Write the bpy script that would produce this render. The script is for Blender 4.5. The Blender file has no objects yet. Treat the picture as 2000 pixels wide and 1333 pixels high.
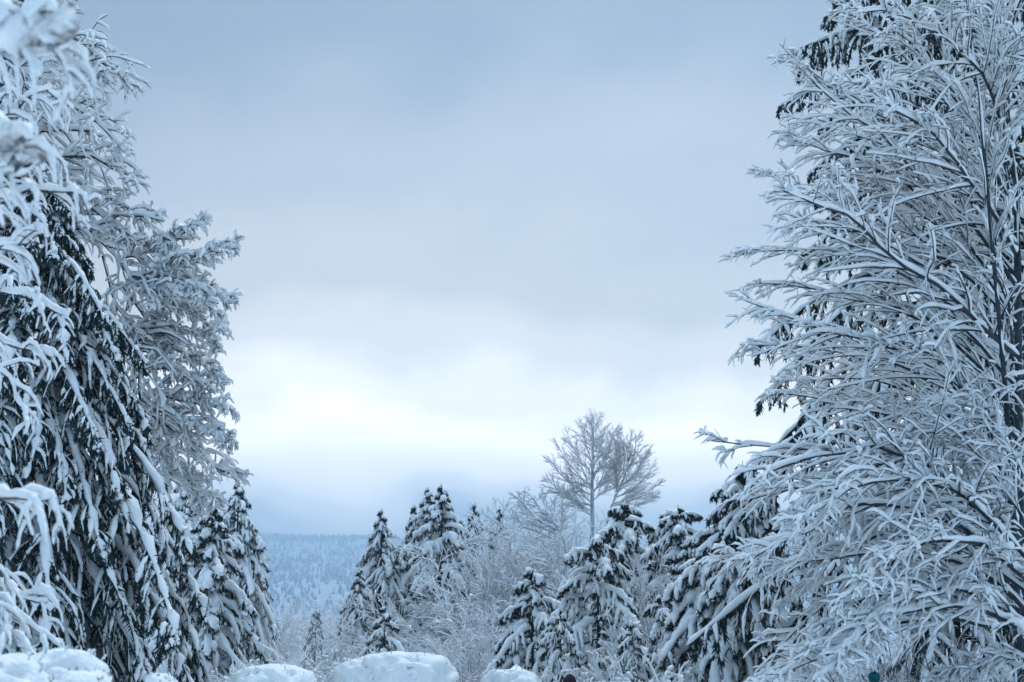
import bpy, math, random
import numpy as np
from mathutils import Vector

random.seed(11)
rng = np.random.default_rng(11)
scene = bpy.context.scene
col = scene.collection
rad = math.radians

# ------------------------------------------------------------------ camera
F_PX = 2778.0            # 50 mm lens on a 36 mm sensor, in pixels of the 2000 px wide photograph
PITCH = rad(13.6)
EYE = np.array([0.0, 0.0, 1.6])
cd = bpy.data.cameras.new("camera")
cam = bpy.data.objects.new("camera", cd)
col.objects.link(cam)
cam.location = EYE
cam.rotation_euler = (rad(90) + PITCH, 0, 0)
cd.lens = 50
cd.sensor_width = 36
cd.clip_start = 0.1
cd.clip_end = 20000
cd.dof.use_dof = True
cd.dof.focus_distance = 24
cd.dof.aperture_fstop = 3.2
scene.camera = cam

# ------------------------------------------------------------------ world: overcast sky, glow behind the cloud low in front
SUN_EL, SUN_AZ = rad(56), rad(12)
world = bpy.data.worlds.new("World")
scene.world = world
world.use_nodes = True
wn, wl = world.node_tree.nodes, world.node_tree.links
wn.clear()
def N(tree, t, **kw):
    n = tree.nodes.new(t)
    for k, v in kw.items():
        setattr(n, k, v)
    return n
W = world.node_tree
out = N(W, 'ShaderNodeOutputWorld')
bg = N(W, 'ShaderNodeBackground')
bg.inputs['Strength'].default_value = 0.1
sky = N(W, 'ShaderNodeTexSky', sky_type='NISHITA')
sky.sun_disc = False
sky.sun_elevation = SUN_EL
sky.sun_rotation = SUN_AZ
tc = N(W, 'ShaderNodeTexCoord')
sep = N(W, 'ShaderNodeSeparateXYZ')
wl.new(tc.outputs['Generated'], sep.inputs[0])
def M(tree, op, a, b=None, clamp=False):
    n = N(tree, 'ShaderNodeMath', operation=op)
    n.use_clamp = clamp
    for i, v in enumerate((a, b)):
        if v is None: continue
        if isinstance(v, (int, float)): n.inputs[i].default_value = v
        else: tree.links.new(v, n.inputs[i])
    return n.outputs[0]
x, y, z = sep.outputs
hor = M(W, 'SQRT', M(W, 'ADD', M(W, 'ADD', M(W, 'MULTIPLY', x, x), M(W, 'MULTIPLY', y, y)), 0.0004))
az = M(W, 'SUBTRACT', 1.0, M(W, 'DIVIDE', y, hor))
mp = N(W, 'ShaderNodeMapping')
mp.inputs['Scale'].default_value = (1.0, 1.0, 1.7)
wl.new(tc.outputs['Generated'], mp.inputs[0])
nz = N(W, 'ShaderNodeTexNoise')
nz.inputs['Scale'].default_value = 4.2
nz.inputs['Detail'].default_value = 5.0
nz.inputs['Roughness'].default_value = 0.46
nz.inputs['Distortion'].default_value = 0.5
wl.new(mp.outputs[0], nz.inputs['Vector'])
nz2 = N(W, 'ShaderNodeTexNoise')
nz2.inputs['Scale'].default_value = 9.0
nz2.inputs['Detail'].default_value = 4.0
nz2.inputs['Roughness'].default_value = 0.5
wl.new(mp.outputs[0], nz2.inputs['Vector'])
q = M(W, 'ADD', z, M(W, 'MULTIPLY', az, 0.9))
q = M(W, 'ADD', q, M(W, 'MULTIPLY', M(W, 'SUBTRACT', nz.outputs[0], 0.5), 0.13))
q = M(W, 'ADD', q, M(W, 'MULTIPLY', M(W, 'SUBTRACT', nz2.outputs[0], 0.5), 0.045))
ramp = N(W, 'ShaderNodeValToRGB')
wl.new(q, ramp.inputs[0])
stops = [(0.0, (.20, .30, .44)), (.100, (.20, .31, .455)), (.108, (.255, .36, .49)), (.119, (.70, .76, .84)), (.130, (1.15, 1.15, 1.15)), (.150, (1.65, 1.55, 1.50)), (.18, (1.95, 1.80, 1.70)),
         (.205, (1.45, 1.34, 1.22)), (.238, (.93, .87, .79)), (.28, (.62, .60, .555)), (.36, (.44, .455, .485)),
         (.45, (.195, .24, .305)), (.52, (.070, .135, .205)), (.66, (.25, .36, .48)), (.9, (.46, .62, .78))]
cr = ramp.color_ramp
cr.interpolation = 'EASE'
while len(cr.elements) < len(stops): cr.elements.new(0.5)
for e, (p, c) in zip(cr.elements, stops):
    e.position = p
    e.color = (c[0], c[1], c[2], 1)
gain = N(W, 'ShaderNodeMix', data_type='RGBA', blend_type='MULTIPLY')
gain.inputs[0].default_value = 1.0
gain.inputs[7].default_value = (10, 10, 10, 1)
wl.new(ramp.outputs[0], gain.inputs[6])
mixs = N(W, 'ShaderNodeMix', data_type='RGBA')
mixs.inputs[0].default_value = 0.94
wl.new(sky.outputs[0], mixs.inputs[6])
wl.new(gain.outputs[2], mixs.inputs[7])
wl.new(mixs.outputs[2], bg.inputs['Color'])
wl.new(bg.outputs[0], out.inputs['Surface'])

sd = bpy.data.lights.new("sun", 'SUN')
sd.energy = 1.5
sd.angle = rad(26)
sd.color = (1.0, 0.995, 0.98)
sun = bpy.data.objects.new("sun", sd)
col.objects.link(sun)
_d = Vector((math.sin(SUN_AZ) * math.cos(SUN_EL), math.cos(SUN_AZ) * math.cos(SUN_EL), math.sin(SUN_EL)))
sun.rotation_euler = _d.to_track_quat('Z', 'Y').to_euler()
sun.location = _d * 100

vs = scene.view_settings
vs.view_transform = 'Standard'
vs.look = 'None'
vs.gamma = 1
vs.exposure = 0.45
vs.use_curve_mapping = False
scene.cycles.use_denoising = True
scene.cycles.max_bounces = 6
scene.cycles.diffuse_bounces = 2
scene.cycles.volume_bounces = 3
scene.cycles.use_adaptive_sampling = False

# ------------------------------------------------------------------ helpers
FWD = np.array([0, math.cos(PITCH), math.sin(PITCH)])
UP = np.array([0, -math.sin(PITCH), math.cos(PITCH)])
def at(u, v, d):
    """photo pixel (2000 px frame) at world depth d -> point"""
    r = np.array([1.0, 0, 0]) * ((u - 1000) / F_PX) + UP * ((666.5 - v) / F_PX) + FWD
    return EYE + r * (d / r[1])
def base_at(u, d, v=1200):
    p = at(u, v, d)
    return np.array([p[0], d, 0.0])
def height_at(v, d):
    return at(1000, v, d)[2]

def mat(name, c1, c2=None, scale=8.0, rough=0.8, bump=0.0, bscale=30.0, spec=0.3, detail=4.0, lo=.35, hi=.65):
    m = bpy.data.materials.new(name)
    m.use_nodes = True
    t = m.node_tree
    b = t.nodes['Principled BSDF']
    b.inputs['Roughness'].default_value = rough
    b.inputs['Specular IOR Level'].default_value = spec
    b.inputs['Base Color'].default_value = (*c1, 1)
    co = N(t, 'ShaderNodeNewGeometry')
    if c2:
        n = N(t, 'ShaderNodeTexNoise')
        n.inputs['Scale'].default_value = scale
        n.inputs['Detail'].default_value = detail
        t.links.new(co.outputs['Position'], n.inputs['Vector'])
        r = N(t, 'ShaderNodeValToRGB')
        r.color_ramp.elements[0].position = lo
        r.color_ramp.elements[1].position = hi
        r.color_ramp.elements[0].color = (*c1, 1)
        r.color_ramp.elements[1].color = (*c2, 1)
        t.links.new(n.outputs[0], r.inputs[0])
        t.links.new(r.outputs[0], b.inputs['Base Color'])
    if bump:
        n2 = N(t, 'ShaderNodeTexNoise')
        n2.inputs['Scale'].default_value = bscale
        n2.inputs['Detail'].default_value = 5
        t.links.new(co.outputs['Position'], n2.inputs['Vector'])
        bp = N(t, 'ShaderNodeBump')
        bp.inputs['Strength'].default_value = bump
        bp.inputs['Distance'].default_value = 0.02
        t.links.new(n2.outputs[0], bp.inputs['Height'])
        t.links.new(bp.outputs[0], b.inputs['Normal'])
    return m
M_SNOW = mat("snow", (.765, .83, .87), (.86, .89, .91), scale=6, rough=.65, bump=.9, bscale=30, spec=.25)
M_FROST = mat("frosted_twig_snow", (.74, .78, .83), (.86, .88, .91), scale=2.5, rough=.7, spec=.2)
M_GROUND = mat("ground_snow", (.78, .83, .88), (.88, .90, .92), scale=.6, rough=.7, bump=.6, bscale=3, spec=.2)
M_BARK = mat("dark_wet_bark", (.016, .028, .038), (.045, .064, .080), scale=14, rough=.85, bump=.6, bscale=60)
M_TWIG = mat("grey_twig_bark", (.085, .14, .18), (.21, .29, .35), scale=5, rough=.85)
M_RIME = mat("rimed_twig_bark", (.26, .31, .35), (.48, .53, .57), scale=5, rough=.85)
M_NEEDLE = mat("dark_conifer_needles", (.006, .020, .024), (.026, .055, .058), scale=5, rough=.7, spec=.2)
M_NEEDLE2 = mat("frosted_conifer_needles", (.035, .055, .06), (.13, .17, .18), scale=3, rough=.7, spec=.2)
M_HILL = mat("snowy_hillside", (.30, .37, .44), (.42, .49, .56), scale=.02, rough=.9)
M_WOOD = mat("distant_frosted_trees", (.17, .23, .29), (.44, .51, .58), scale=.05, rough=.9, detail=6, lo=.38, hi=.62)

def new_mesh(name, parts, mats, base, smooth=True):
    """parts: list of (V, F, mat_index) with F an (n,3) or (n,4) array"""
    vs_, starts, idx, mi = [], [], [], []
    off = lo = 0
    tot = []
    for V, Fc, m in parts:
        if len(V) == 0 or len(Fc) == 0: continue
        vs_.append(V)
        k = Fc.shape[1]
        idx.append((Fc + off).ravel())
        tot.append(np.full(len(Fc), k, dtype=np.int32))
        starts.append(lo + np.arange(len(Fc), dtype=np.int32) * k)
        mi.append(np.full(len(Fc), m, dtype=np.int32))
        off += len(V)
        lo += len(Fc) * k
    me = bpy.data.meshes.new(name)
    if not vs_: return me
    V = (np.concatenate(vs_) - np.asarray(base)[None]).astype(np.float32)
    idx = np.concatenate(idx).astype(np.int32)
    starts = np.concatenate(starts)
    me.vertices.add(len(V))
    me.vertices.foreach_set('co', V.ravel())
    me.loops.add(len(idx))
    me.loops.foreach_set('vertex_index', idx)
    me.polygons.add(len(starts))
    me.polygons.foreach_set('loop_start', starts)
    me.polygons.foreach_set('material_index', np.concatenate(mi))
    me.polygons.foreach_set('use_smooth', np.full(len(starts), smooth))
    for m in mats: me.materials.append(m)
    me.update(calc_edges=True)
    return me
KIDS = {}
def add(name, me, parent=None, loc=None, kind=None):
    o = bpy.data.objects.new(name, me)
    col.objects.link(o)
    if parent is not None: KIDS.setdefault(parent.name, []).append(o)
    if parent is not None: o.parent = parent
    if loc is not None: o.location = loc
    if kind: o['kind'] = kind
    return o
def thing(name, label, cat, base, group=None):
    o = bpy.data.objects.new(name, None)
    o.empty_display_size = .2
    col.objects.link(o)
    o.location = base
    o['label'] = label
    o['category'] = cat
    if group: o['group'] = group
    return o

def copy_tree(o, parent=None):
    c = o.copy()
    col.objects.link(c)
    c.parent = parent
    for ch in KIDS.get(o.name, []): copy_tree(ch, c)
    return c
def place(src, label, u, d, v=None, rot=None, wk=1.0, group=None):
    """another individual of the kind of src, scaled so that its tip reaches photo row v"""
    c = copy_tree(src)
    c['label'] = label
    if group: c['group'] = group
    c.location = base_at(u, d)
    k = height_at(v, d) / src['height']
    c.scale = (k * wk, k * wk, k)
    c.rotation_euler = (0, 0, rng.random() * 6.28 if rot is None else rot)
    return c

def norm(a):
    return a / np.maximum(np.linalg.norm(a, axis=-1, keepdims=True), 1e-9)
def resample(P, K, ease=False):
    n = P.shape[1]
    s = np.linspace(0, n - 1, K)
    if ease:
        e = np.linspace(0, 1, K)
        s = (n - 1) * (.45 * e + .55 * (1 - np.cos(e * math.pi)) / 2)
    i = np.minimum(s.astype(int), n - 2)
    f = (s - i)[None, :, None] if P.ndim == 3 else (s - i)[None, :]
    if P.ndim == 2:
        return P[:, i] * (1 - f) + P[:, i + 1] * f
    # Catmull-Rom
    a = P[:, np.maximum(i - 1, 0)]; b = P[:, i]; c = P[:, i + 1]; d = P[:, np.minimum(i + 2, n - 1)]
    return .5 * (2 * b + (c - a) * f + (2 * a - 5 * b + 4 * c - d) * f ** 2 + (3 * b - a - 3 * c + d) * f ** 3)
def frames(P):
    T = np.empty_like(P)
    T[:, 1:-1] = P[:, 2:] - P[:, :-2]
    T[:, 0] = P[:, 1] - P[:, 0]
    T[:, -1] = P[:, -1] - P[:, -2]
    T = norm(T)
    Z = np.array([0.03, 0.02, 1.0])
    S = norm(np.cross(T, Z))
    U = norm(np.cross(S, T))
    return T, S, U
def tubes(P, R, sides=4, flat=1.0, jit=0.0):
    """P (N,K,3), R (N,K) -> verts, quads"""
    N_, K = R.shape
    if N_ == 0: return np.zeros((0, 3)), np.zeros((0, 4), int)
    T, S, U = frames(P)
    th = np.arange(sides) / sides * 2 * math.pi + .4
    r = R[:, :, None] * (1 + (rng.random((N_, K, sides)) - .5) * 2 * jit if jit else 1)
    r = np.broadcast_to(r, (N_, K, sides))[..., None]
    V = P[:, :, None, :] + r * (np.cos(th)[None, None, :, None] * S[:, :, None, :] + flat * np.sin(th)[None, None, :, None] * U[:, :, None, :])
    V = V.reshape(-1, 3)
    i = np.arange(N_)[:, None, None] * K * sides
    k = np.arange(K - 1)[None, :, None] * sides
    a = np.arange(sides)[None, None, :]
    b = (a + 1) % sides
    Fq = np.stack([i + k + a, i + k + b, i + k + sides + b, i + k + sides + a], -1).reshape(-1, 4)
    return V, Fq
def snow_on(P, R, K=8, sides=6, r=0.03, flat=.8, lift=.6, lump=.35, jit=.12, steep=.35, out=None, gap=0.0, s0=0.0, tipk=.8):
    """a lumpy roll of snow that lies on each branch"""
    if len(P) == 0: return np.zeros((0, 3)), np.zeros((0, 4), int)
    if s0 > 0:
        n0 = P.shape[1]
        P = resample(P, 24)[:, int(24 * s0):]; R = resample(R, 24)[:, int(24 * s0):]
    Q = resample(P, K, True)
    Rb = resample(R, K, True)
    N_ = len(Q)
    T, S, U = frames(Q)
    h = np.sqrt(np.clip(1 - T[..., 2] ** 2, 0, 1))
    h = steep + (1 - steep) * h ** 1.5
    nse = rng.random((N_, K)) * 2 - 1
    nse = nse * .7 + .3 * (np.roll(nse, 1, 1) + np.roll(nse, -1, 1)) * .5
    rr = np.asarray(r)
    if rr.ndim == 0: rr = np.full(N_, float(rr))
    s = np.linspace(0, 1, K)
    prof = (1 - (1 - tipk) * s)[None]
    rad_ = (rr[:, None] * prof + Rb * .5) * h * (1 + lump * nse)
    rad_ = np.where(rng.random((N_, K)) < .10, rad_ * 1.45, rad_)      # fatter clumps here and there
    if gap > 0:
        g = rng.random((N_, K)) < gap
        rad_ = np.where(g, rad_ * .25, rad_)
    rad_[:, 0] *= .35
    rad_[:, -1] *= .38
    L = np.linalg.norm(Q[:, -1] - Q[:, -2], axis=-1)
    Q = Q.copy()
    Q[:, -1] += T[:, -1] * np.minimum(rr, L)[:, None] * .3
    if out is None:
        D = np.array([0, 0, 1.0])[None, None]
    else:
        D = norm(out * .55 + np.array([0, 0, 1.0]))[:, None, :]
    Q = Q + D * (rad_ * lift + Rb * .5)[..., None]
    Q += (rng.random(Q.shape) - .5) * (rad_ * .35)[..., None]
    return tubes(Q, rad_, sides, flat, jit)

def grow(P, R, n, t0=.2, t1=.98, ang=50, angsd=12, ln=.4, lnpow=.6, lmin=.05, K=5, grav=.3, wig=.15, rk=.6, plane=None, rmin=.003, lift=0.0, absl=False, weight=None):
    """n children on every parent; returns P2, R2, parent index"""
    N_, Kp = R.shape
    if weight is not None:
        Mn = int(n * N_)
        pi = rng.choice(N_, Mn, p=weight / weight.sum())
        t = rng.uniform(t0, t1, Mn)
    else:
        pi = np.repeat(np.arange(N_), n)
        Mn = len(pi)
        t = t0 + (t1 - t0) * (np.tile(np.arange(n), N_) + rng.random(Mn)) / n
    s = t * (Kp - 1)
    i = np.minimum(s.astype(int), Kp - 2)
    f = (s - i)[:, None]
    A = P[pi, i]; B = P[pi, i + 1]
    p0 = A * (1 - f) + B * f
    T = norm(B - A)
    r0 = R[pi, i] * (1 - f[:, 0]) + R[pi, i + 1] * f[:, 0]
    seg = np.linalg.norm(P[:, 1:] - P[:, :-1], axis=-1).sum(1)[pi]
    Z = np.array([0.02, 0.03, 1.0])
    S = norm(np.cross(T, Z)); U = norm(np.cross(S, T))
    if plane is None:
        ph = rng.random(Mn) * 2 * math.pi
    else:
        ph = np.where(rng.random(Mn) < .5, 0, math.pi) + rng.normal(0, plane, Mn)
    a = np.radians(rng.normal(ang, angsd, Mn))
    perp = S * np.cos(ph)[:, None] + U * np.sin(ph)[:, None]
    d = T * np.cos(a)[:, None] + perp * np.sin(a)[:, None]
    d[:, 2] += lift
    d = norm(d)
    L = (ln if absl else ln * seg) * np.maximum(1 - t, .02) ** lnpow * rng.uniform(.6, 1.35, Mn) + lmin
    out = np.empty((Mn, K, 3))
    out[:, 0] = p0
    st = (L / (K - 1))[:, None]
    for k in range(1, K):
        d = d + rng.normal(0, wig, (Mn, 3))
        d[:, 2] -= grav * (k / (K - 1)) * (0.4 + np.sqrt(np.clip(1 - d[:, 2] ** 2, 0, 1)) * .6)
        d = norm(d)
        out[:, k] = out[:, k - 1] + d * st
    rs = np.minimum(r0 * rk, L * .03 + rmin)
    rs = np.maximum(rs, rmin)
    R2 = rs[:, None] * (1 - .7 * np.linspace(0, 1, K))[None]
    return out, R2, pi

def blades(P, per, length, width, down=.7, along=.5, rnd=.6, t0=.05, t1=1.0, out=None):
    """short needle sprays along branches: one thin triangle each"""
    N_, K, _ = P.shape
    Mn = N_ * per
    pi = np.repeat(np.arange(N_), per)
    s = rng.uniform(t0, t1, Mn) * (K - 1)
    i = np.minimum(s.astype(int), K - 2)
    f = (s - i)[:, None]
    A = P[pi, i]; B = P[pi, i + 1]
    p = A * (1 - f) + B * f
    T = norm(B - A)
    d = T * along + rng.normal(0, rnd, (Mn, 3)) * np.array([1, 1, .5])
    d[:, 2] -= down
    d = norm(d)
    w = norm(np.cross(d, rng.normal(0, 1, (Mn, 3))))
    L = length * rng.uniform(.5, 1.3, Mn)[:, None]
    wd = width * rng.uniform(.6, 1.3, Mn)[:, None]
    V = np.stack([p - w * wd * .5, p + w * wd * .5, p + d * L], 1).reshape(-1, 3)
    b = np.arange(Mn)[:, None] * 3
    return V, np.concatenate([b, b + 1, b + 2], 1)

def poly(pts, K=12):
    """list of (u,v,d) photo points -> smooth polyline"""
    A = np.array([at(*p) for p in pts])[None]
    return resample(A, K)[0]

# ------------------------------------------------------------------ broadleaf trees under snow
def snowy_tree(name, label, base, trunks, limbs, limb_r=.035, n2=18, n3=4, snow=.028, l2=.42, l3=.30, grav2=.35, grav3=.4,
               up2=.0, K2=7, K3=5, sk=(16, 12, 7), sides=(7, 6, 5), mats=None, cat='tree', group=None, n4=0, lump=.38,
               ang2=42, ang3=48, wig=.13, gap=0.04, t02=.12, twr=.0035, part='branch', wide=None, kink=.012, lift=.92):
    mb, ms = mats or (M_BARK, M_SNOW)
    root = thing(name, label, cat, base, group)
    if len(trunks):
        TP = np.array([resample(np.array(t)[None, :, :3], 14)[0] for t, _ in trunks])
        TR = np.array([np.linspace(r, r * .35, 14) for _, r in trunks])
        TP[:, 1:-1] += rng.normal(0, .012, TP[:, 1:-1].shape)
        for j in range(len(TP)):
            V, Fq = tubes(TP[j:j + 1], TR[j:j + 1], 9, 1, .06)
            o = add('trunk' if j == 0 else 'stem', new_mesh('trunk', [(V, Fq, 0)], [mb], base), root)
            V, Fq = snow_on(TP[j:j + 1], TR[j:j + 1], 40, 7, r=snow * .8, lump=.6, steep=.45, gap=.25, lift=.3)
            V[:, 1] -= TR[j].mean() * .5
            add('snow_cover', new_mesh('trunk_snow', [(V, Fq, 0)], [ms], base), o)
    P1 = np.array([l for l in limbs])
    K1 = P1.shape[1]
    ll = np.linalg.norm(P1[:, 1:] - P1[:, :-1], axis=-1).sum(1)
    kk = rng.normal(0, 1, P1.shape)
    kk[:, 1:] = kk[:, 1:] * .6 + kk[:, :-1] * .4
    P1 = P1 + kk * (ll * kink)[:, None, None] * np.clip(np.linspace(0, 4, K1), 0, 1)[None, :, None]
    ll = np.linalg.norm(P1[:, 1:] - P1[:, :-1], axis=-1).sum(1)
    R1 = (limb_r * np.clip(ll / ll.mean(), .5, 1.6))[:, None] * (1 - .82 * np.linspace(0, 1, K1))[None]
    P2, R2, i2 = grow(P1, R1, n2, t02, .99, ang2, 12, l2, .75, .18, K2, grav2, wig, .55, .7, twr * 1.4, up2)
    P3, R3, i3 = grow(P2, R2, n3, .12, .98, ang3, 14, l3, .5, .10, K3, grav3, wig, .6, .9, twr)
    id3 = i2[i3]
    lv = [(P1, R1, np.arange(len(P1)), sk[0], sides[0], 1.15), (P2, R2, i2, sk[1], sides[1], .95), (P3, R3, id3, sk[2], sides[2], .72)]
    if n4:
        P4, R4, i4 = grow(P3, R3, n4, .2, .95, 50, 15, .5, .5, .05, 4, .35, wig, .7, 1.0, twr * .8)
        lv.append((P4, R4, id3[i4], 5, 4, .6))
    for j in range(len(P1)):
        wood, sn = [], []
        for li, (P, R, ids, k, sd_, f) in enumerate(lv):
            m = ids == j
            p, r = P[m], R[m]
            if len(p) == 0: continue
            V, Fq = tubes(p, r, 5 if li == 0 else 3, 1, 0)
            wood.append((V, Fq, 0))
            V, Fq = snow_on(p, r, k, sd_, r=snow * f * rng.uniform(.7, 1.3, len(p)), lump=lump, gap=gap, lift=lift, jit=.2)
            sn.append((V, Fq, 0))
        o = add(part, new_mesh(part, wood, [mb], base), root)
        add('snow_cover', new_mesh('snow_cover', sn, [ms], base), o)
    return root

# ------------------------------------------------------------------ conifers under snow
def conifer(name, label, base, H, prof, n1=60, n2=14, a0=(25, -5), g1=.35, g2=.6, l2=.45, snow=.05, snow1=1.2, needle=(.12, .03), per=14,
            n3=0, K1=9, K2=6, z0=.06, gap=.12, lump=.4, mats=None, group=None, lean=(0, 0), trunk_r=None, flat=.75, s0=.0,
            sk=(12, 7), sides=(7, 6), face=None, twist=0.0, rough=.22, poke=0, lift=.35, azr=None, down=.7, tip=True, steep=.5, fine=None, snow_p=1.0):
    mn, ms = mats or (M_NEEDLE, M_SNOW)
    base = np.asarray(base, float)
    root = thing(name, label, 'conifer tree', base, group)
    tr = trunk_r or H * .014
    tz = np.linspace(0, 1, 12)
    TP = base[None] + np.stack([lean[0] * tz ** 2, lean[1] * tz ** 2, H * tz], 1)
    TP = TP[None]
    V, Fq = tubes(TP, (tr * (1 - .93 * tz))[None], 8, 1, .05)
    add('trunk', new_mesh('trunk', [(V, Fq, 0)], [M_BARK], base), root)
    # boughs
    u = (np.arange(n1) + rng.random(n1) * .8) / n1
    t = z0 + (1 - z0 - .01) * u ** .92
    if azr is None:
        azm = np.arange(n1) * 2.399 + rng.normal(0, .35, n1)
    else:
        azm = azr[0] + (np.arange(n1) * .6180 + .3) % 1.0 * (azr[1] - azr[0]) + rng.uniform(-.12, .12, n1)
    L = np.array([prof(v) for v in t]) * rng.uniform(.74, 1.14, n1)
    o3 = np.stack([np.cos(azm), np.sin(azm), 0 * azm], 1)
    s3 = np.stack([-np.sin(azm), np.cos(azm), 0 * azm], 1)
    el = np.radians(a0[1] + (a0[0] - a0[1]) * t ** 1.5 + rng.normal(0, 5, n1))
    d = o3 * np.cos(el)[:, None] + np.array([0, 0, 1.0]) * np.sin(el)[:, None]
    P1 = np.empty((n1, K1, 3))
    P1[:, 0] = 0
    for k in range(1, K1):
        d = d + s3 * rng.normal(0, .07, n1)[:, None]
        d[:, 2] -= g1 / (K1 - 1) * 2 * (1 if k < K1 * .75 else .2) * (1.15 - .5 * t)
        d = norm(d)
        P1[:, k] = P1[:, k - 1] + d
    reach = (P1[:, -1] * o3).sum(-1)
    P1 *= (L / np.maximum(reach, .3))[:, None, None]
    orig = base[None] + np.stack([lean[0] * t ** 2, lean[1] * t ** 2, H * t], 1)
    P1 += orig[:, None]
    P1[..., 2] = np.maximum(P1[..., 2], .05)
    R1 = (tr * .28 + .004) * (1 - .8 * np.linspace(0, 1, K1))[None] * (L / L.max())[:, None] ** .5
    P2, R2, i2 = grow(P1, R1, n2, .1 if s0 == 0 else s0, .99, 52, 9, l2, .65, .06 * L.max() ** .5, K2, g2, .09, .5, .28, .003, 0)
    i3 = None
    if n3:
        P3, R3, i3 = grow(P2, R2, n3, .15, .95, 45, 12, .42, .4, .05, 4, g2 * 1.1, .1, .6, .6, .003)
        id3 = i2[i3]
    sf = np.clip(L / L.max(), .2, 1) ** .6
    snow0, needle0 = snow, needle
    for j in range(n1):
        parts, sn = [], []
        snow = snow0 * sf[j]; needle = (needle0[0] * (.35 + .65 * sf[j]), needle0[1] * (.5 + .5 * sf[j]))
        p, r = P1[j:j + 1], R1[j:j + 1]
        V, Fq = tubes(p, r, 4); parts.append((V, Fq, 1))
        V, Fq = blades(p, per * 2, needle[0], needle[1], down, .4); parts.append((V, Fq, 0))
        oj = o3[j:j + 1]
        V, Fq = snow_on(p, r, sk[0], sides[0], snow * snow1, flat, lift, lump, rough, steep, oj, gap * .5, s0=.12)
        sn.append((V, Fq, 0))
        if poke:      # sprigs that stick up through the snow
            V, Fq = blades(p + np.array([0, 0, snow * snow1 * .5]), poke, snow * 3.2, needle[1] * .8, -.5, .5, 1.0); parts.append((V, Fq, 0))
        m = i2 == j
        p, r = P2[m], R2[m]
        V, Fq = tubes(p, r, 3); parts.append((V, Fq, 1))
        V, Fq = blades(p, per, needle[0], needle[1], down, .45); parts.append((V, Fq, 0))
        if poke:
            V, Fq = blades(p + oj[0] * snow * .5, 7, snow * 2.4, needle[1] * .7, .1, .3, 1.1); parts.append((V, Fq, 0))
        keep = rng.random(len(p)) < snow_p
        V, Fq = snow_on(p[keep], r[keep], sk[1], sides[1], snow * rng.uniform(.6, 1.2, keep.sum()), flat, lift, lump, .16, steep, np.repeat(oj, keep.sum(), 0), gap)
        sn.append((V, Fq, 0))
        if n3:
            m = id3 == j
            p, r = P3[m], R3[m]
            V, Fq = blades(p, max(per // 2, 3), needle[0], needle[1], down, .5); parts.append((V, Fq, 0))
            keep = rng.random(len(p)) < .6 * snow_p
            V, Fq = snow_on(p[keep], r[keep], 5, 5, snow * .55 * rng.uniform(.6, 1.2, keep.sum()), flat, lift, lump, .16, steep, np.repeat(oj, keep.sum(), 0), gap)
            sn.append((V, Fq, 0))
        o = add('bough', new_mesh('bough', parts, [mn, M_BARK], base), root)
        add('snow_load', new_mesh('snow_load', sn, [ms], base), o)
    return root

def ramp_prof(pts):
    xs = [p[0] for p in pts]; ys = [p[1] for p in pts]
    return lambda t: float(np.interp(t, xs, ys))
def tprof(H, d, cx, pts):
    """pts: (v pixel, half width in px) -> profile over t of the height"""
    k = d / F_PX
    l = sorted([(height_at(v, d) / H, w * k) for v, w in pts])
    return ramp_prof([(0, l[0][1])] + l + [(1, .03)])


# ------------------------------------------------------------------ ground, hill, haze
def fbm(x, y, s, n=4, seed=0):
    r = np.random.default_rng(seed)
    o = np.zeros_like(x); a = 1.0
    for _ in range(n):
        for _ in range(3):
            th = r.random() * 6.283; ph = r.random() * 6.283
            o += a * np.sin((x * math.cos(th) + y * math.sin(th)) / s + ph + 1.3 * np.sin((x * math.sin(th) - y * math.cos(th)) / s * .7 + ph))
        a *= .5; s *= .5
    return o / 4
def sheet(name, xs, ys, zf, m, kind='structure'):
    X, Y = np.meshgrid(xs, ys)
    Z = zf(X, Y)
    V = np.stack([X, Y, Z], -1).reshape(-1, 3)
    nx = len(xs)
    i, j = np.meshgrid(np.arange(len(xs) - 1), np.arange(len(ys) - 1))
    a = (j * nx + i).ravel()
    Fq = np.stack([a, a + 1, a + nx + 1, a + nx], 1)
    return add(name, new_mesh(name, [(V, Fq, 0)], [m], (0, 0, 0)), kind=kind)
def hillz(X, Y):
    s = np.clip((Y - 700) / 3700, 0, 1)
    el = 1.2 + 4.7 * s ** .6 + .7 * fbm(X, Y, 620, 4, 5) * np.clip(s * 3, 0, 1)
    h = Y * np.tan(np.radians(el)) * np.clip((Y - 650) / 260, 0, 1) ** 1.2
    return np.maximum(h, 0) - 1.0 * (Y < 660) - .5
gx = np.concatenate([np.linspace(-6000, -60, 20), np.linspace(-50, 50, 81), np.linspace(60, 6000, 20)])
gy = np.concatenate([np.linspace(-6000, -20, 16), np.linspace(-15, 100, 93), np.linspace(120, 6500, 20)])
sheet('ground', gx, gy, lambda X, Y: .05 * fbm(X, Y, 3.0, 3, 1) * (np.abs(X) < 60) * (Y < 110) * (Y > -16) - .02, M_GROUND)
sheet('hill', np.linspace(-4200, 4200, 120), np.concatenate([np.linspace(640, 4600, 110), np.linspace(4700, 5400, 5)]), hillz, M_HILL)
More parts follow.
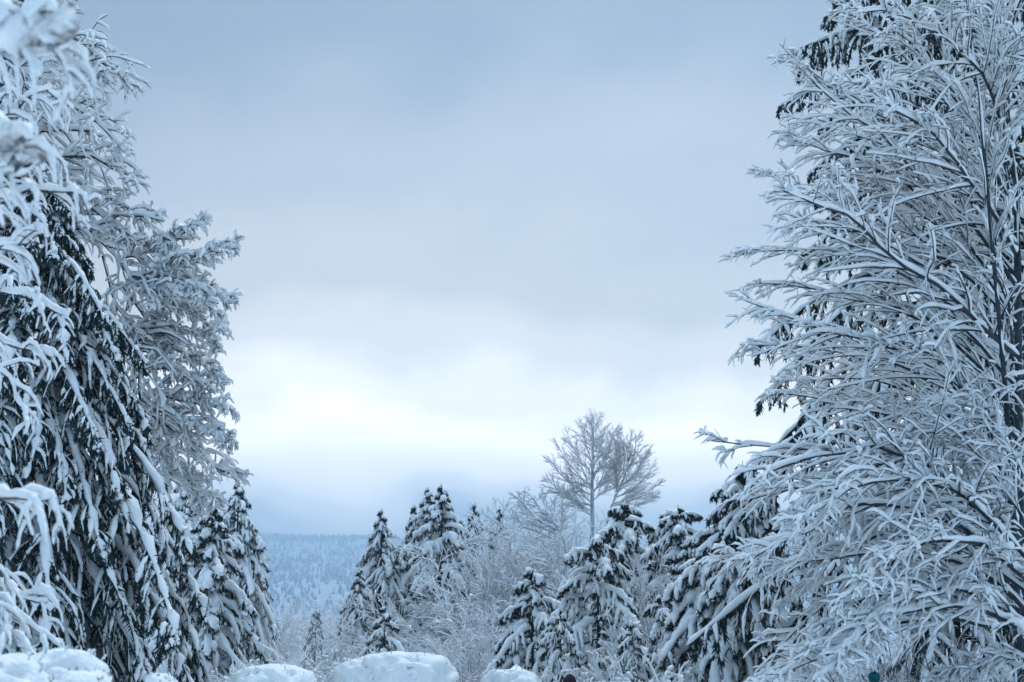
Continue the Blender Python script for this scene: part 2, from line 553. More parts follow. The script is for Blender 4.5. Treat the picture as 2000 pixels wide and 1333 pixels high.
# forest on the far slope: reads as one mass
nt = 11000
yy = 900 + 3400 * rng.random(nt) ** .75
xx = (-.30 + rng.random(nt) ** 1.5 * .75) * yy
zz = hillz(xx, yy)
hh = rng.uniform(4, 8.5, nt) * (.7 + yy / 3500)
rr_ = hh * rng.uniform(.24, .42, nt)
Vs, Fs = [], []
th = np.arange(4) / 4 * 2 * math.pi + .4
off = 0
for tier, (zb, zt, k) in enumerate([(0.05, .62, 1.0), (.45, 1.0, .62)]):
    ring = np.stack([np.cos(th), np.sin(th)], 1)[None] * (rr_ * k)[:, None, None] * rng.uniform(.6, 1.3, (nt, 4, 1))
    R3 = np.concatenate([ring + np.stack([xx, yy], 1)[:, None], (zz + hh * zb)[:, None, None] + (hh * .08)[:, None, None] * rng.normal(0, 1, (nt, 4, 1))], 2)
    top = np.stack([xx, yy, zz + hh * zt], 1)[:, None]
    V = np.concatenate([R3, top], 1).reshape(-1, 3)
    b = np.arange(nt)[:, None, None] * 5
    k_ = np.arange(4)[None, :, None]
    f = np.concatenate([b + k_, b + (k_ + 1) % 4, np.broadcast_to(b + 4, (nt, 4, 1))], 2).reshape(-1, 3)
    Vs.append((V, f, 0))
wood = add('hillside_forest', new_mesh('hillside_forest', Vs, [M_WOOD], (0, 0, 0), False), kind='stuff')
wood['label'] = 'blue hazy snow covered forest on the far hillside'
wood['category'] = 'forest'

hm = bpy.data.materials.new("haze")
hm.use_nodes = True
ht = hm.node_tree
ht.nodes.clear()
ho = N(ht, 'ShaderNodeOutputMaterial')
hv = N(ht, 'ShaderNodeVolumePrincipled')
hv.inputs['Color'].default_value = (.50, .68, .83, 1)
hv.inputs['Density'].default_value = 0.00040
hv.inputs['Anisotropy'].default_value = 0.7
ht.links.new(hv.outputs[0], ho.inputs['Volume'])
hx, hy0, hy1, hz0, hz1 = 6400, -6400, 6900, -2.5, 560
V = np.array([[sx * hx, yy_, zz_] for zz_ in (hz0, hz1) for sx, yy_ in ((-1, hy0), (1, hy0), (1, hy1), (-1, hy1))])
Fb = np.array([[3, 2, 1, 0], [4, 5, 6, 7], [0, 1, 5, 4], [1, 2, 6, 5], [2, 3, 7, 6], [3, 0, 4, 7]])
hz = add('haze', new_mesh('haze', [(V, Fb, 0)], [hm], (0, 0, 0), False), kind='stuff')
hz['label'] = 'thin blue winter haze filling the air toward the hill'
hz['category'] = 'haze'

# ------------------------------------------------------------------ left: big drooping conifer
H = height_at(330, 20)
conifer('drooping_spruce', 'huge drooping conifer filling the left side, long snowy boughs sweeping down to the right', base_at(0, 20), H,
        tprof(H, 20, 0, [(360, 90), (450, 190), (600, 290), (750, 360), (900, 420), (1050, 470), (1200, 500), (1333, 510), (1500, 510)]),
        n1=134, n2=25, a0=(-10, -38), g1=.75, g2=.85, l2=.23, snow=.053, snow1=1.55, needle=(.13, .042), per=42, n3=1, sk=(28, 7), sides=(7, 5), poke=60, rough=.38,
        gap=.32, lump=.8, K1=10, K2=6, flat=.7, azr=(-2.6, 1.2), z0=.02, steep=.8, lift=.5, down=.9)

# left: broadleaf tree with snow-laden limbs reaching right
tl = [
    [(-330, 420, 17), (-180, 120, 16.5), (-40, -20, 16), (60, -10, 15.8), (120, 40, 15.5)],
    [(-330, 500, 17), (-150, 180, 16.2), (20, 60, 15.6), (170, 100, 15.2), (262, 165, 15)],
    [(-330, 560, 17), (-120, 280, 16.6), (40, 190, 16.2), (150, 220, 15.9), (235, 290, 15.8)],
    [(-330, 600, 17), (-100, 300, 15.4), (60, 130, 15.0), (150, 120, 14.9), (210, 190, 14.9)],
    [(-330, 620, 17), (-80, 380, 16.8), (60, 310, 16.8), (180, 320, 16.8), (280, 372, 16.8)],
    [(-330, 700, 17), (-100, 440, 16.8), (60, 390, 17), (210, 390, 17), (330, 470, 17)],
    [(-330, 720, 17), (-60, 470, 17), (110, 410, 17.2), (200, 480, 17.2), (262, 545, 17.3), (290, 585, 17.3)],
    [(240, 505, 17.2), (268, 500, 17.2), (300, 490, 17.2), (345, 465, 17.0), (395, 435, 17)],
    [(255, 540, 17.2), (290, 545, 17), (340, 520, 17), (400, 495, 16.8), (468, 482, 16.8)],
    [(262, 548, 17.2), (300, 545, 17.2), (350, 540, 17.2), (400, 560, 17), (446, 592, 17)],
    [(270, 560, 17.2), (310, 590, 17.4), (350, 600, 17.4), (400, 630, 17.4), (432, 690, 17.4)],
    [(265, 555, 17.2), (300, 575, 17), (345, 570, 16.8), (395, 590, 16.8), (440, 642, 16.8)],
    [(-330, 900, 17), (-40, 680, 17.6), (150, 640, 17.6), (240, 650, 17.6), (330, 690, 17.6)],
    [(-330, 980, 17), (-20, 760, 17.6), (200, 680, 17.6), (252, 692, 17.6), (282, 742, 17.6), (288, 790, 17.6), (335, 840, 17.6), (410, 912, 17.6)],
    [(285, 775, 17.6), (310, 770, 17.6), (340, 780, 17.6), (400, 790, 17.5), (458, 808, 17.5)],
    [(278, 735, 17.6), (310, 720, 17.5), (340, 725, 17.5), (380, 745, 17.5), (412, 765, 17.5)],
    [(300, 805, 17.6), (340, 810, 17.5), (380, 835, 17.5), (420, 850, 17.4), (450, 862, 17.4)],
    [(-330, 1080, 17), (60, 860, 17.8), (240, 812, 17.8), (320, 835, 17.8), (385, 890, 17.8), (455, 925, 17.8)],
    [(250, 815, 17.8), (300, 850, 18.2), (340, 900, 18.2), (370, 950, 18.2), (390, 985, 18.2)],
    [(-330, 300, 17), (-150, 20, 16), (-40, -60, 16), (60, -60, 15.7), (140, -20, 15.5)],
    [(-330, 640, 17), (-120, 480, 15.5), (-20, 440, 15), (70, 460, 14.8), (130, 540, 14.8)],
    [(-330, 740, 17), (-120, 600, 15.8), (-20, 560, 15.4), (70, 590, 15.4), (140, 660, 15.4)],
    [(-330, 700, 17), (-120, 240, 17), (-20, 220, 17), (90, 260, 17), (190, 270, 17)],
    [(200, 500, 17.2), (230, 600, 17.4), (270, 640, 17.4), (330, 650, 17.4), (400, 660, 17.4)],
    [(240, 680, 17.6), (250, 740, 17.8), (262, 790, 17.8), (310, 850, 17.8), (330, 900, 17.8)],
    [(-330, 500, 17), (-100, 200, 17), (0, 120, 17), (90, 110, 17), (190, 130, 17)],
    [(-330, 600, 17), (-60, 400, 17), (60, 350, 17), (170, 400, 17), (260, 470, 17)],
    [(-330, 640, 17), (-60, 470, 17), (60, 450, 17), (200, 430, 17), (330, 430, 17)],
    [(240, 560, 17.4), (280, 620, 17.6), (330, 680, 17.6), (380, 700, 17.6), (425, 745, 17.6)],
    [(250, 820, 17.8), (300, 880, 18), (330, 930, 18), (380, 960, 18), (430, 975, 18)],
    [(-330, 400, 17), (-160, 60, 15), (-60, 40, 14.8), (40, 150, 14.6), (110, 200, 14.6)],
]
DL = 1.36      # the tree stands a few metres behind the conifer
def deep(pp, k=DL):
    return [(-70 + (u + 330) * .32 if (i == 0 and u == -330) else u, v, d * k) for i, (u, v, d) in enumerate(pp)]
tl = [poly(deep(q_), 12) for q_ in tl]
bl = at(-70, 1200, 17 * DL); bl[2] = 0
trunkL = [np.array([bl, at(-75, 1000, 17 * DL), at(-70, 700, 17 * DL), at(-66, 400, 17 * DL), at(-60, -150, 17 * DL)])]
snowy_tree('snowy_broadleaf', 'tall leafless tree behind the huge conifer, thick knobbly snow on limbs reaching over the sky', bl,
           [(t, .17) for t in trunkL], tl, limb_r=.034, twr=.006, n2=29, n3=4, snow=.050, l2=.26, l3=.32, grav2=.18, grav3=.30, sk=(26, 8, 5), sides=(7, 5, 4),
           ang2=42, up2=.12, lump=.55, kink=.016, wig=.2)

# ------------------------------------------------------------------ right: large cedar behind, leafless tree in front, arching shrub
H = height_at(-560, 24.5)
cedar = conifer('weeping_cedar', 'tall dark cedar with hanging curtains of foliage, behind the leafless tree on the right', base_at(1860, 24.5), H,
        tprof(H, 24.5, 1860, [(-400, 90), (-100, 190), (100, 245), (300, 270), (450, 320), (560, 385), (700, 395), (860, 395), (1000, 440), (1150, 480), (1333, 470), (1500, 470)]),
        n1=145, n2=20, trunk_r=.14, a0=(10, -5), g1=.5, g2=1.5, l2=.34, snow=.06, snow1=1.2, needle=(.15, .055), per=76, sk=(16, 6), sides=(6, 4),
        gap=.15, snow_p=1, lump=.55, K1=9, azr=(-3.6, .3), z0=.02, steep=.8, lift=.5, down=1.0)

cedar['height'] = H
place(cedar, 'second dark cedar at the far right edge, glimpsed between the branches of the leafless tree', 2110, 28.5, -480, rot=.9, wk=.9)

tr = [
    [(1985, 330), (1900, 250), (1800, 150), (1710, 60), (1642, 8)],
    [(1985, 560), (1900, 440), (1790, 330), (1650, 215), (1535, 125)],
    [(1985, 480), (1880, 340), (1770, 250), (1660, 190), (1582, 150)],
    [(1988, 600), (1880, 470), (1760, 350), (1640, 300), (1545, 262)],
    [(1988, 540), (1880, 420), (1760, 310), (1640, 250), (1556, 232)],
    [(1990, 640), (1880, 530), (1760, 450), (1640, 390), (1490, 332)],
    [(1990, 700), (1880, 600), (1750, 500), (1640, 420), (1520, 385)],
    [(1990, 760), (1880, 640), (1760, 530), (1600, 480), (1450, 492)],
    [(1990, 720), (1890, 590), (1760, 490), (1640, 445), (1540, 440)],
    [(1990, 820), (1890, 690), (1770, 610), (1640, 570), (1500, 555)],
    [(1990, 860), (1880, 760), (1760, 690), (1600, 640), (1460, 588)],
    [(1990, 900), (1890, 790), (1760, 720), (1600, 680), (1442, 672)],
    [(1990, 950), (1900, 850), (1780, 770), (1660, 735), (1540, 745)],
    [(2000, 1000), (1900, 900), (1780, 830), (1640, 790), (1510, 768)],
    [(2000, 1100), (1880, 990), (1760, 920), (1600, 880), (1382, 858)],
    [(2000, 1060), (1890, 960), (1780, 900), (1640, 890), (1480, 930)],
    [(2005, 1180), (1890, 1060), (1760, 980), (1600, 950), (1450, 985)],
    [(2000, 1130), (1900, 1030), (1780, 960), (1660, 950), (1550, 1010)],
    [(1975, 300), (1935, 190), (1880, 100), (1790, 40), (1690, 25)],
    [(1978, 260), (1950, 140), (1905, 60), (1860, 10), (1790, -40)],
    [(1985, 420), (1930, 300), (1870, 190), (1800, 110), (1740, 60)],
    [(1985, 500), (1900, 370), (1830, 280), (1740, 210), (1680, 160)],
    [(1985, 640), (1900, 500), (1820, 430), (1720, 370), (1620, 340)],
    [(1995, 1120), (1910, 1000), (1830, 930), (1720, 910), (1590, 940)],
    [(2000, 1180), (1920, 1060), (1840, 1010), (1720, 1000), (1600, 1050)],
    [(1965, 100), (1990, 0), (2030, -60), (2070, -100), (2120, -120)],
    [(1975, 300), (2010, 200), (2050, 100), (2110, 40), (2160, 20)],
    [(1985, 600), (2020, 480), (2060, 380), (2110, 300), (2160, 260)],
    [(1990, 900), (2020, 780), (2060, 700), (2110, 640), (2170, 620)],
    [(1980, 700), (1960, 560), (1930, 430), (1890, 320), (1850, 230)],
    [(1985, 900), (1950, 760), (1900, 640), (1850, 560), (1780, 500)],
    [(1990, 1040), (1950, 900), (1900, 800), (1850, 720), (1770, 660)],
    [(1970, 200), (1940, 60), (1910, -40), (1880, -120), (1840, -180)],
    [(1980, 420), (1955, 300), (1960, 180), (1950, 80), (1930, -20)],
]
limbs = []
for i, p in enumerate(tr):
    dd = rng.uniform(-3.0, 1.8) if i not in (1, 7, 14) else rng.uniform(-1.2, .2)
    n = len(p)
    w_ = np.linspace(0, 1, n) ** .8
    limbs.append(poly([(u, v, 15.5 + dd * w_[k]) for k, (u, v) in enumerate(p)], 12))
br = at(1995, 1200, 15.5); br[2] = 0
ts = [(np.array([br, at(1992, 1100, 15.5), at(1990, 800, 15.5), at(1982, 400, 15.5), at(1960, 100, 15.5), at(1955, -200, 15.5)]), .062),
      (np.array([br + [.12, .1, 0], at(2015, 1000, 15.8), at(2005, 700, 15.9), at(2020, 300, 15.9), at(2040, -100, 15.9)]), .05),
      (np.array([br + [-.1, -.05, 0], at(1985, 1150, 15.2), at(1968, 850, 15.0), at(1950, 600, 14.8), at(1925, 350, 14.6), at(1900, 100, 14.5), at(1890, -60, 14.5)]), .036)]
snowy_tree('snowy_broadleaf', 'leafless many-stemmed tree on the right, snow-coated branches fanning left across the cedar', br, ts, limbs,
           limb_r=.021, n2=28, n3=5, snow=.0225, lift=.82, twr=.004, l2=.34, l3=.18, grav2=.14, grav3=.18, sk=(40, 10, 4), sides=(7, 5, 5), ang2=26, ang3=40,
           lump=.5, t02=.1, up2=.03, wig=.10, kink=.010, gap=.10)

# arching shrub at the lower right
ar = [
    [(2060, 1240), (1930, 1130), (1800, 1084), (1690, 1130), (1560, 1230), (1490, 1320)],
    [(2060, 1260), (1950, 1140), (1850, 1095), (1720, 1150), (1620, 1240), (1560, 1300)],
    [(2060, 1200), (1900, 1080), (1800, 1040), (1700, 1050), (1600, 1110), (1520, 1190)],
    [(2060, 1270), (1960, 1190), (1880, 1150), (1780, 1170), (1700, 1210), (1640, 1280)],
    [(2060, 1290), (1980, 1220), (1900, 1190), (1800, 1190), (1700, 1230), (1590, 1330)],
    [(2060, 1180), (1900, 1040), (1760, 990), (1660, 990), (1560, 1040), (1470, 1090)],
    [(2060, 1150), (1930, 1010), (1850, 960), (1760, 940), (1650, 960), (1560, 1020)],
    [(2060, 1200), (1980, 1110), (1910, 1060), (1820, 1060), (1740, 1090), (1660, 1160)],
    [(2060, 1120), (1980, 980), (1920, 900), (1860, 850), (1800, 840), (1740, 860)],
    [(2060, 1090), (2010, 950), (1970, 870), (1930, 820), (1880, 790), (1830, 790)],
    [(2060, 1250), (2020, 1150), (1980, 1080), (1940, 1040), (1900, 1030), (1850, 1040)],
    [(1700, 1080), (1640, 1090), (1570, 1096), (1500, 1100), (1440, 1096), (1405, 1095)],
    [(1950, 1230), (1850, 1210), (1720, 1225), (1640, 1270), (1560, 1300), (1500, 1335)],
    [(2060, 1320), (2020, 1290), (1960, 1290), (1920, 1300), (1880, 1320), (1850, 1330)],
]
limbs = []
for i, p in enumerate(ar):
    dd = rng.uniform(-2.2, 1.2)
    limbs.append(poly([(u, v, 13.4 + dd * (k / (len(p) - 1)) ** .8) for k, (u, v) in enumerate(p)], 14))
bs = at(2070, 1250, 13.4); bs[2] = 0
stub = [(np.array([bs, at(2068, 1400, 13.4), at(2062, 1290, 13.4), at(2060, 1180, 13.4), at(2055, 1080, 13.4)]), .06)]
snowy_tree('arching_shrub', 'big arching shrub at the lower right edge, snow-covered stems bent over toward the left', bs, stub, limbs,
           limb_r=.018, n2=30, n3=5, snow=.0215, lift=.85, twr=.0035, l2=.23, l3=.20, grav2=.14, grav3=.22, sk=(44, 9, 4), sides=(8, 5, 5), ang2=32, wig=.16, kink=.006, cat='shrub',
           lump=.45, t02=.15, up2=.05, part='stem')

# dark tangled thicket under the arching shrub
def thicket(name, label, base, n, hgt, spread, seed=0, snow=.008, r=.006, m=None, cat='shrub', n2=12, n3=3, l2=.45, spreadv=.35, tipd=.3, ms=None, group=None, depth=.6, splitn=None, sk=(8, 4), gap=.4, lean=0, K2=5, az=None, l3=.5):
    base = np.asarray(base, float)
    root = thing(name, label, cat, base, group)
    az_ = rng.random(n) * 6.283 if az is None else rng.uniform(az[0], az[1], n)
    sp = rng.random(n) ** .6 * spreadv
    P = np.empty((n, 8, 3))
    o3 = np.stack([np.cos(az_), np.sin(az_) * depth, 0 * az_], 1)
    P[:, 0] = base[None] + o3 * spread * .15 * rng.random((n, 1))
    d = o3 * sp[:, None] + np.array([lean, 0, 1.0])
    d = norm(d)
    Ls = hgt * rng.uniform(.65, 1.08, n) / 7
    for k in range(1, 8):
        d = norm(d + rng.normal(0, .07, (n, 3)) + o3 * .09 * spread / hgt - np.array([0, 0, tipd * (k / 7) ** 2]) * sp[:, None])
        P[:, k] = P[:, k - 1] + d * Ls[:, None]
    R = (r * 2.2) * (1 - .75 * np.linspace(0, 1, 8))[None].repeat(n, 0)
    P2, R2, i2 = grow(P, R, n2, .10, .99, 38, 12, l2, .5, .08, K2, .14, .09, .5, None, r * .4)
    P3, R3, i3 = grow(P2, R2, n3, .12, .98, 40, 14, l3, .4, .05, 4, .12, .09, .6, None, r * .3)
    id3 = i2[i3]
    k_ = splitn or n
    for j in range(k_):
        wood, sn = [], []
        for P_, R_, ids, sdn, kk in ((P, R, np.arange(n), 4, sk[0]), (P2, R2, i2, 3, sk[0]), (P3, R3, id3, 3, sk[1])):
            m_ = (ids % k_) == j
            p, rr = P_[m_], R_[m_]
            V, Fq = tubes(p, rr, 3); wood.append((V, Fq, 0))
            if snow > 0:
                V, Fq = snow_on(p, rr, kk, 4, r=snow * rng.uniform(.6, 1.4, len(p)), lump=.4, gap=gap, lift=.7, steep=.45, jit=.1)
                sn.append((V, Fq, 0))
        o = add('branch', new_mesh('branch', wood, [m or M_TWIG], base), root)
        if snow > 0:
            add('snow_cover', new_mesh('snow_cover', sn, [ms or M_FROST], base), o)
    return root
th0 = thicket('bare_thicket', 'dark tangle of bare twigs behind the teal bobble hat, below the arching shrub', base_at(1765, 14.6), 34, 2.05, 1.2, snow=.003, r=.007, spreadv=.9,
        m=M_BARK, splitn=10, gap=.6, n2=12, n3=3, l2=.5, l3=.6)
th0['height'] = height_at(1250, 14.6)
place(th0, 'right-hand half of the dark bare twig tangle, under the arching stems', 1850, 14.9, 1243, rot=2.1)
place(th0, 'dark bare twigs further back between the snow-caked shrub and the tangle', 1725, 16.5, 1258, rot=4.0)

# ------------------------------------------------------------------ conifers, right of centre (thick rounded snow)
H = height_at(1003, 27)
conifer('snowy_spruce', 'bushy conifer with fat rounded snow pads, left edge of the tall cedar', base_at(1420, 27), H,
        tprof(H, 27, 1420, [(1040, 60), (1090, 115), (1150, 150), (1220, 175), (1300, 190), (1400, 195)]),
        n1=60, n2=14, a0=(25, -14), g1=.9, g2=1.0, l2=.38, snow=.10, snow1=1.35, needle=(.17, .045), per=46, sk=(13, 8), sides=(7, 6),
        gap=.08, lump=.45, steep=.75, lift=.45, z0=.12)
H = height_at(1040, 32)
sA = conifer('snowy_spruce', 'conifer with layered drooping boughs under heavy snow, in the middle beneath the bare round-topped tree', base_at(1168, 32), H,
        tprof(H, 32, 1168, [(1060, 50), (1090, 75), (1140, 90), (1200, 112), (1260, 155), (1330, 190), (1400, 205)]),
        n1=38, n2=12, a0=(30, -12), g1=.9, g2=1.2, l2=.40, snow=.108, snow1=1.45, needle=(.17, .042), per=46, sk=(13, 8), sides=(7, 6),
        gap=.08, lump=.42, steep=.7, lift=.45, z0=.1)
H = height_at(1105, 34)
conifer('snowy_spruce', 'low wide conifer whose snowy boughs step down to the left, nearest the frosted bushes', base_at(1040, 34), H,
        tprof(H, 34, 1040, [(1120, 32), (1160, 60), (1210, 85), (1260, 115), (1310, 140), (1400, 150)]),
        n1=34, n2=11, a0=(25, -12), g1=.9, g2=1.1, l2=.40, snow=.104, snow1=1.4, needle=(.17, .042), per=44, sk=(12, 7), sides=(6, 6),
        gap=.08, lump=.42, steep=.7, lift=.45, z0=.1)
H = height_at(978, 37)
sB = conifer('snowy_spruce', 'dark conifer directly behind the layered middle conifer, small snow pads on its top', base_at(1222, 37), H,
        tprof(H, 37, 1222, [(1000, 32), (1030, 66), (1080, 78), (1150, 88), (1300, 95)]),
        n1=50, n2=10, a0=(30, -12), g1=.8, g2=1.2, l2=.42, snow=.10, needle=(.18, .05), per=46, sk=(10, 7), sides=(6, 5), gap=.15, lump=.4, steep=.65, z0=.3)
sB['height'] = H
sA['height'] = height_at(1040, 32)
place(sA, 'snowy conifer tucked low between the layered middle conifer and the fat-padded one', 1290, 29, 1165, rot=1.2, wk=.8)
place(sA, 'half-buried small conifer at the right foot of the layered middle conifer', 1235, 27, 1215, rot=3.4, wk=.8)
place(sA, 'small conifer with snow shelves at the left foot of the layered middle conifer', 1095, 29, 1200, rot=5.1, wk=.8)
place(sB, 'dark conifer with a blunt snowy crown, between the middle conifers and the cedar', 1330, 36, 986, rot=2.2, wk=1.1)
place(sB, 'narrow drooping conifer with a snow-capped top, touching the leafless tree on the right', 1462, 26, 900, rot=4.0, wk=.85)
place(sB, 'shaded conifer low behind the bushy one with fat snow pads', 1385, 33, 1030, rot=1.0, wk=1.1)

# ------------------------------------------------------------------ conifers, centre distance (pointed, drooping)
def spruce(u, v, d, w, label, n1=50, sn=.075, per=18, vb=1300, l2=.42, a0=(20, -22), n2=9, g2=1.3, name='pointed_spruce', z0=.1, sk=(8, 6), g1=1.0):
    H = height_at(v, d)
    pts = [(v + 12, w * .09), (v + 40, w * .32), (v + 85, w * .60), (v + 140, w * .88), (v + 210, w * 1.08), (vb, w * 1.3)]
    r = conifer(name, label, base_at(u, d), H, tprof(H, d, u, pts), n1=n1, n2=n2, a0=a0, g1=g1, g2=g2, l2=l2, snow=sn,
                needle=(.24, .055), per=per, sk=sk, sides=(5, 5), gap=.15, lump=.5, steep=.65, lift=.45, z0=z0)
    r['height'] = H
    return r
p1 = spruce(742, 993, 52, 84, 'pointed conifer with a slim tip, furthest left of the centre spires', n1=76, sn=.14, per=16, a0=(10, -35))
p2 = spruce(860, 945, 50, 82, 'tallest centre conifer, snowy pointed crown just left of the frosted bushes', n1=76, sn=.17, per=18, a0=(25, -12), g1=.8)
place(p1, 'small slim conifer tucked at the left foot of the pointed spire', 699, 49, 1108, wk=1.0)
place(p2, 'conifer whose tip shows close beside the tallest centre conifer', 833, 53, 951, wk=.85)
place(p1, 'darker slim conifer behind the left side of the tallest centre conifer', 806, 57, 984, wk=.9)
place(p1, 'small conifer tip standing clear above the frosted bushes', 927, 60, 981, wk=.95)
place(p1, 'conifer half hidden inside the frosted bushes, right of the clear tip', 975, 60, 990, wk=.95)
place(p2, 'conifer filling the gap behind the two middle spires, lowest of them', 785, 56, 1062, wk=1.2)
place(p2, 'dark conifer low behind the frosted bushes, right of the tallest centre conifer', 893, 55, 1060, wk=1.2)
H = height_at(1180, 38)
conifer('young_spruce', 'small young conifer with few snow-laden boughs, in front of the pointed spires', base_at(752, 38), H,
        tprof(H, 38, 752, [(1195, 12), (1220, 30), (1250, 46), (1280, 56), (1350, 60)]),
        n1=26, n2=6, a0=(30, -5), g1=1.1, g2=1.1, l2=.3, snow=.075, snow1=1.4, needle=(.18, .035), per=26, sk=(10, 6), sides=(6, 5), gap=.05, lump=.3, steep=.7, z0=.12)
# left, behind the huge conifer
H = height_at(985, 33)
conifer('snowy_spruce', 'dark bushy conifer with clumps of snow, right of the huge drooping conifer', base_at(405, 33), H,
        tprof(H, 33, 405, [(1010, 30), (1060, 60), (1110, 82), (1170, 98), (1230, 118), (1300, 125), (1400, 125)]),
        n1=66, n2=12, a0=(25, -22), g1=.8, g2=.9, l2=.4, snow=.105, snow1=1.4, needle=(.17, .045), per=34, sk=(10, 6), sides=(6, 5), gap=.25, lump=.65, steep=.7, z0=.08)
place(p1, 'dark slender conifer rising behind the bushy one at the left', 456, 45, 938, wk=1.1)
place(p2, 'pale conifer glimpsed between the broadleaf branches and the bushy conifer', 350, 46, 925, wk=1.1)
place(p1, 'small conifer behind the right shoulder of the bushy left conifer', 492, 50, 1078, wk=1.0)

# ------------------------------------------------------------------ frosted bare trees in the middle distance
def fan_limbs(tips, K=9, dsp=1.2, d=46):
    """tips: (u0, v0, u, v): leaves the stem at (u0, v0) and bends upward to (u, v)"""
    L_ = []
    for (u0, v0, u, v) in tips:
        dd = rng.uniform(-dsp, dsp)
        L_.append(poly([(u0, v0, d), (u0 + (u - u0) * .34, v0 + (v - v0) * .22, d + dd * .3), (u0 + (u - u0) * .72, v0 + (v - v0) * .58, d + dd * .7), (u, v, d + dd)], K))
    return L_
d = 46
tips = [(1157, 900, 1157, 812), (1157, 905, 1135, 822), (1157, 930, 1110, 842), (1157, 950, 1088, 868), (1157, 970, 1072, 900), (1157, 990, 1068, 935), (1157, 920, 1180, 826),
        (1157, 940, 1198, 845), (1157, 1000, 1090, 950), (1157, 960, 1125, 870), (1157, 965, 1190, 880), (1157, 985, 1110, 905), (1157, 1010, 1120, 960), (1157, 880, 1150, 818), (1157, 890, 1168, 815), (1157, 930, 1205, 838), (1157, 960, 1205, 900), (1157, 980, 1195, 930)]
tips2 = [(1222, 930, 1218, 850), (1226, 920, 1245, 855), (1212, 950, 1268, 878), (1200, 975, 1278, 910), (1195, 990, 1286, 945), (1192, 1000, 1275, 970), (1205, 960, 1205, 862), (1210, 955, 1258, 895), (1195, 985, 1250, 960), (1200, 970, 1235, 900), (1208, 950, 1200, 850), (1203, 960, 1212, 845), (1225, 920, 1232, 850)]
b0 = base_at(1160, d)
trk = [(np.array([b0, at(1158, 1100, d), at(1156, 985, d), at(1158, 900, d), at(1157, 815, d)]), .09),
       (np.array([b0 + [.2, 0, 0], at(1175, 1090, d), at(1190, 1005, d + .5), at(1215, 940, d + .5), at(1235, 880, d + .5)]), .06)]
FM = (M_RIME, M_FROST)
snowy_tree('bare_tree', 'tall bare tree with a round lacy crown standing against the bright sky', b0, trk, fan_limbs(tips) + fan_limbs(tips2), limb_r=.020, n2=16, n3=6, snow=.0125,
           l2=.44, l3=.46, wig=.07, grav2=-.05, grav3=-.02, sk=(12, 5, 4), sides=(5, 4, 3), mats=FM, ang2=30, ang3=30, up2=.06, twr=.004, lump=.3, t02=.1, K2=5, K3=4, gap=0, kink=.02)
d = 44
tips = [(1085, 1035, 1008, 968), (1090, 1030, 1030, 955), (1092, 1030, 1055, 965), (1095, 1040, 1082, 985), (1095, 1040, 1100, 968), (1080, 1040, 1015, 990), (1075, 1050, 1005, 1010)]
b0 = base_at(1112, d)
snowy_tree('bare_tree', 'bare tree leaning left with long thin twigs, left of the round-crowned tree', b0, [(np.array([b0, at(1110, 1200, d), at(1105, 1080, d), at(1090, 1030, d)]), .06)],
           fan_limbs(tips, d=d), limb_r=.024, n2=12, n3=5, snow=.02, l2=.30, l3=.38, grav2=0, grav3=0, sk=(12, 5, 4), sides=(5, 4, 3),
           mats=FM, ang2=32, ang3=34, up2=.08, twr=.007, K2=5, K3=4, kink=.02)
def frosted(u, v, d, w, n, label, snow=.026, r=.008, n2=16, n3=5, spreadv=.5, name='frosted_tree', l2=.30, l3=.5, tipd=.25):
    H = height_at(v, d)
    r_ = thicket(name, label, base_at(u, d), n, H * .98, w * d / F_PX, snow=snow, r=r, m=M_TWIG, spreadv=spreadv, n2=n2, n3=n3, l2=l2, tipd=tipd,
                 cat='bare tree', splitn=max(4, n // 3), gap=.1, sk=(5, 4), depth=.9, l3=l3, K2=5)
    r_['height'] = H
    return r_
f1 = frosted(962, 985, 49, 70, 26, 'tall frosted bare tree right of the small clear conifer tip')
f2 = frosted(900, 1095, 47, 85, 26, 'rounded frosted bush at the right foot of the tallest centre conifer', spreadv=.8, name='frosted_bush')
f3 = frosted(940, 1150, 38, 100, 28, 'low pale frosted bush in front, beside the long snow-topped hedge', spreadv=1.0, name='frosted_bush', l3=.6, snow=.02)
place(f1, 'frosted bare tree leaning over the low wide conifer', 1012, 47, 995)
place(f1, 'dense frosted tree left of the trunk of the round-crowned tree', 1078, 50, 975, wk=1.15)
place(f1, 'frosted tree around the foot of the round-crowned tree', 1128, 51, 1000, wk=1.1)
place(f1, 'frosted tree between the leaning bare tree and the low wide conifer', 1045, 52, 1010, wk=1.2)
place(f1, 'frosted tree behind the layered conifer, right of the round-crowned trunk', 1185, 50, 1030, wk=1.1)
place(f2, 'frosted bush standing inside the tall frosted trees, above the low wide conifer', 985, 43, 1090, wk=1.1)
place(f2, 'pale frosted crown filling the space behind the small clear conifer tip', 940, 57, 1030, wk=.8)
place(f2, 'pale frosted crown behind the tall frosted bare tree', 1003, 56, 1008, wk=.8)
place(f2, 'pale frosted crown just left of the round-crowned tree, furthest back', 1068, 57, 1000, wk=.8)
place(f1, 'frosted tree standing in front of the lower trunk of the round-crowned tree', 1160, 44, 1012, rot=.4)
place(f2, 'pale frosted crown under the right half of the round-crowned tree', 1225, 52, 1040, wk=.8)
place(f2, 'rounded frosted bush between the two groups of centre spires', 783, 47, 1130, wk=.8)
place(f2, 'lower frosted bush at the foot of the two groups of centre spires', 812, 44, 1195, wk=.9)
place(f1, 'upright frosted bush between the two dark conifers', 1275, 34, 1035, wk=.7)
place(f3, 'lower frosted bush in front of the blunt-crowned conifer', 1285, 30, 1150, wk=.7)
place(f2, 'frosted bush filling the dark space below the blunt-crowned conifer', 1300, 33, 1120, wk=.7)
place(f3, 'frosted bush below the small slim conifer, left of the young conifer', 700, 46, 1225, wk=.7)
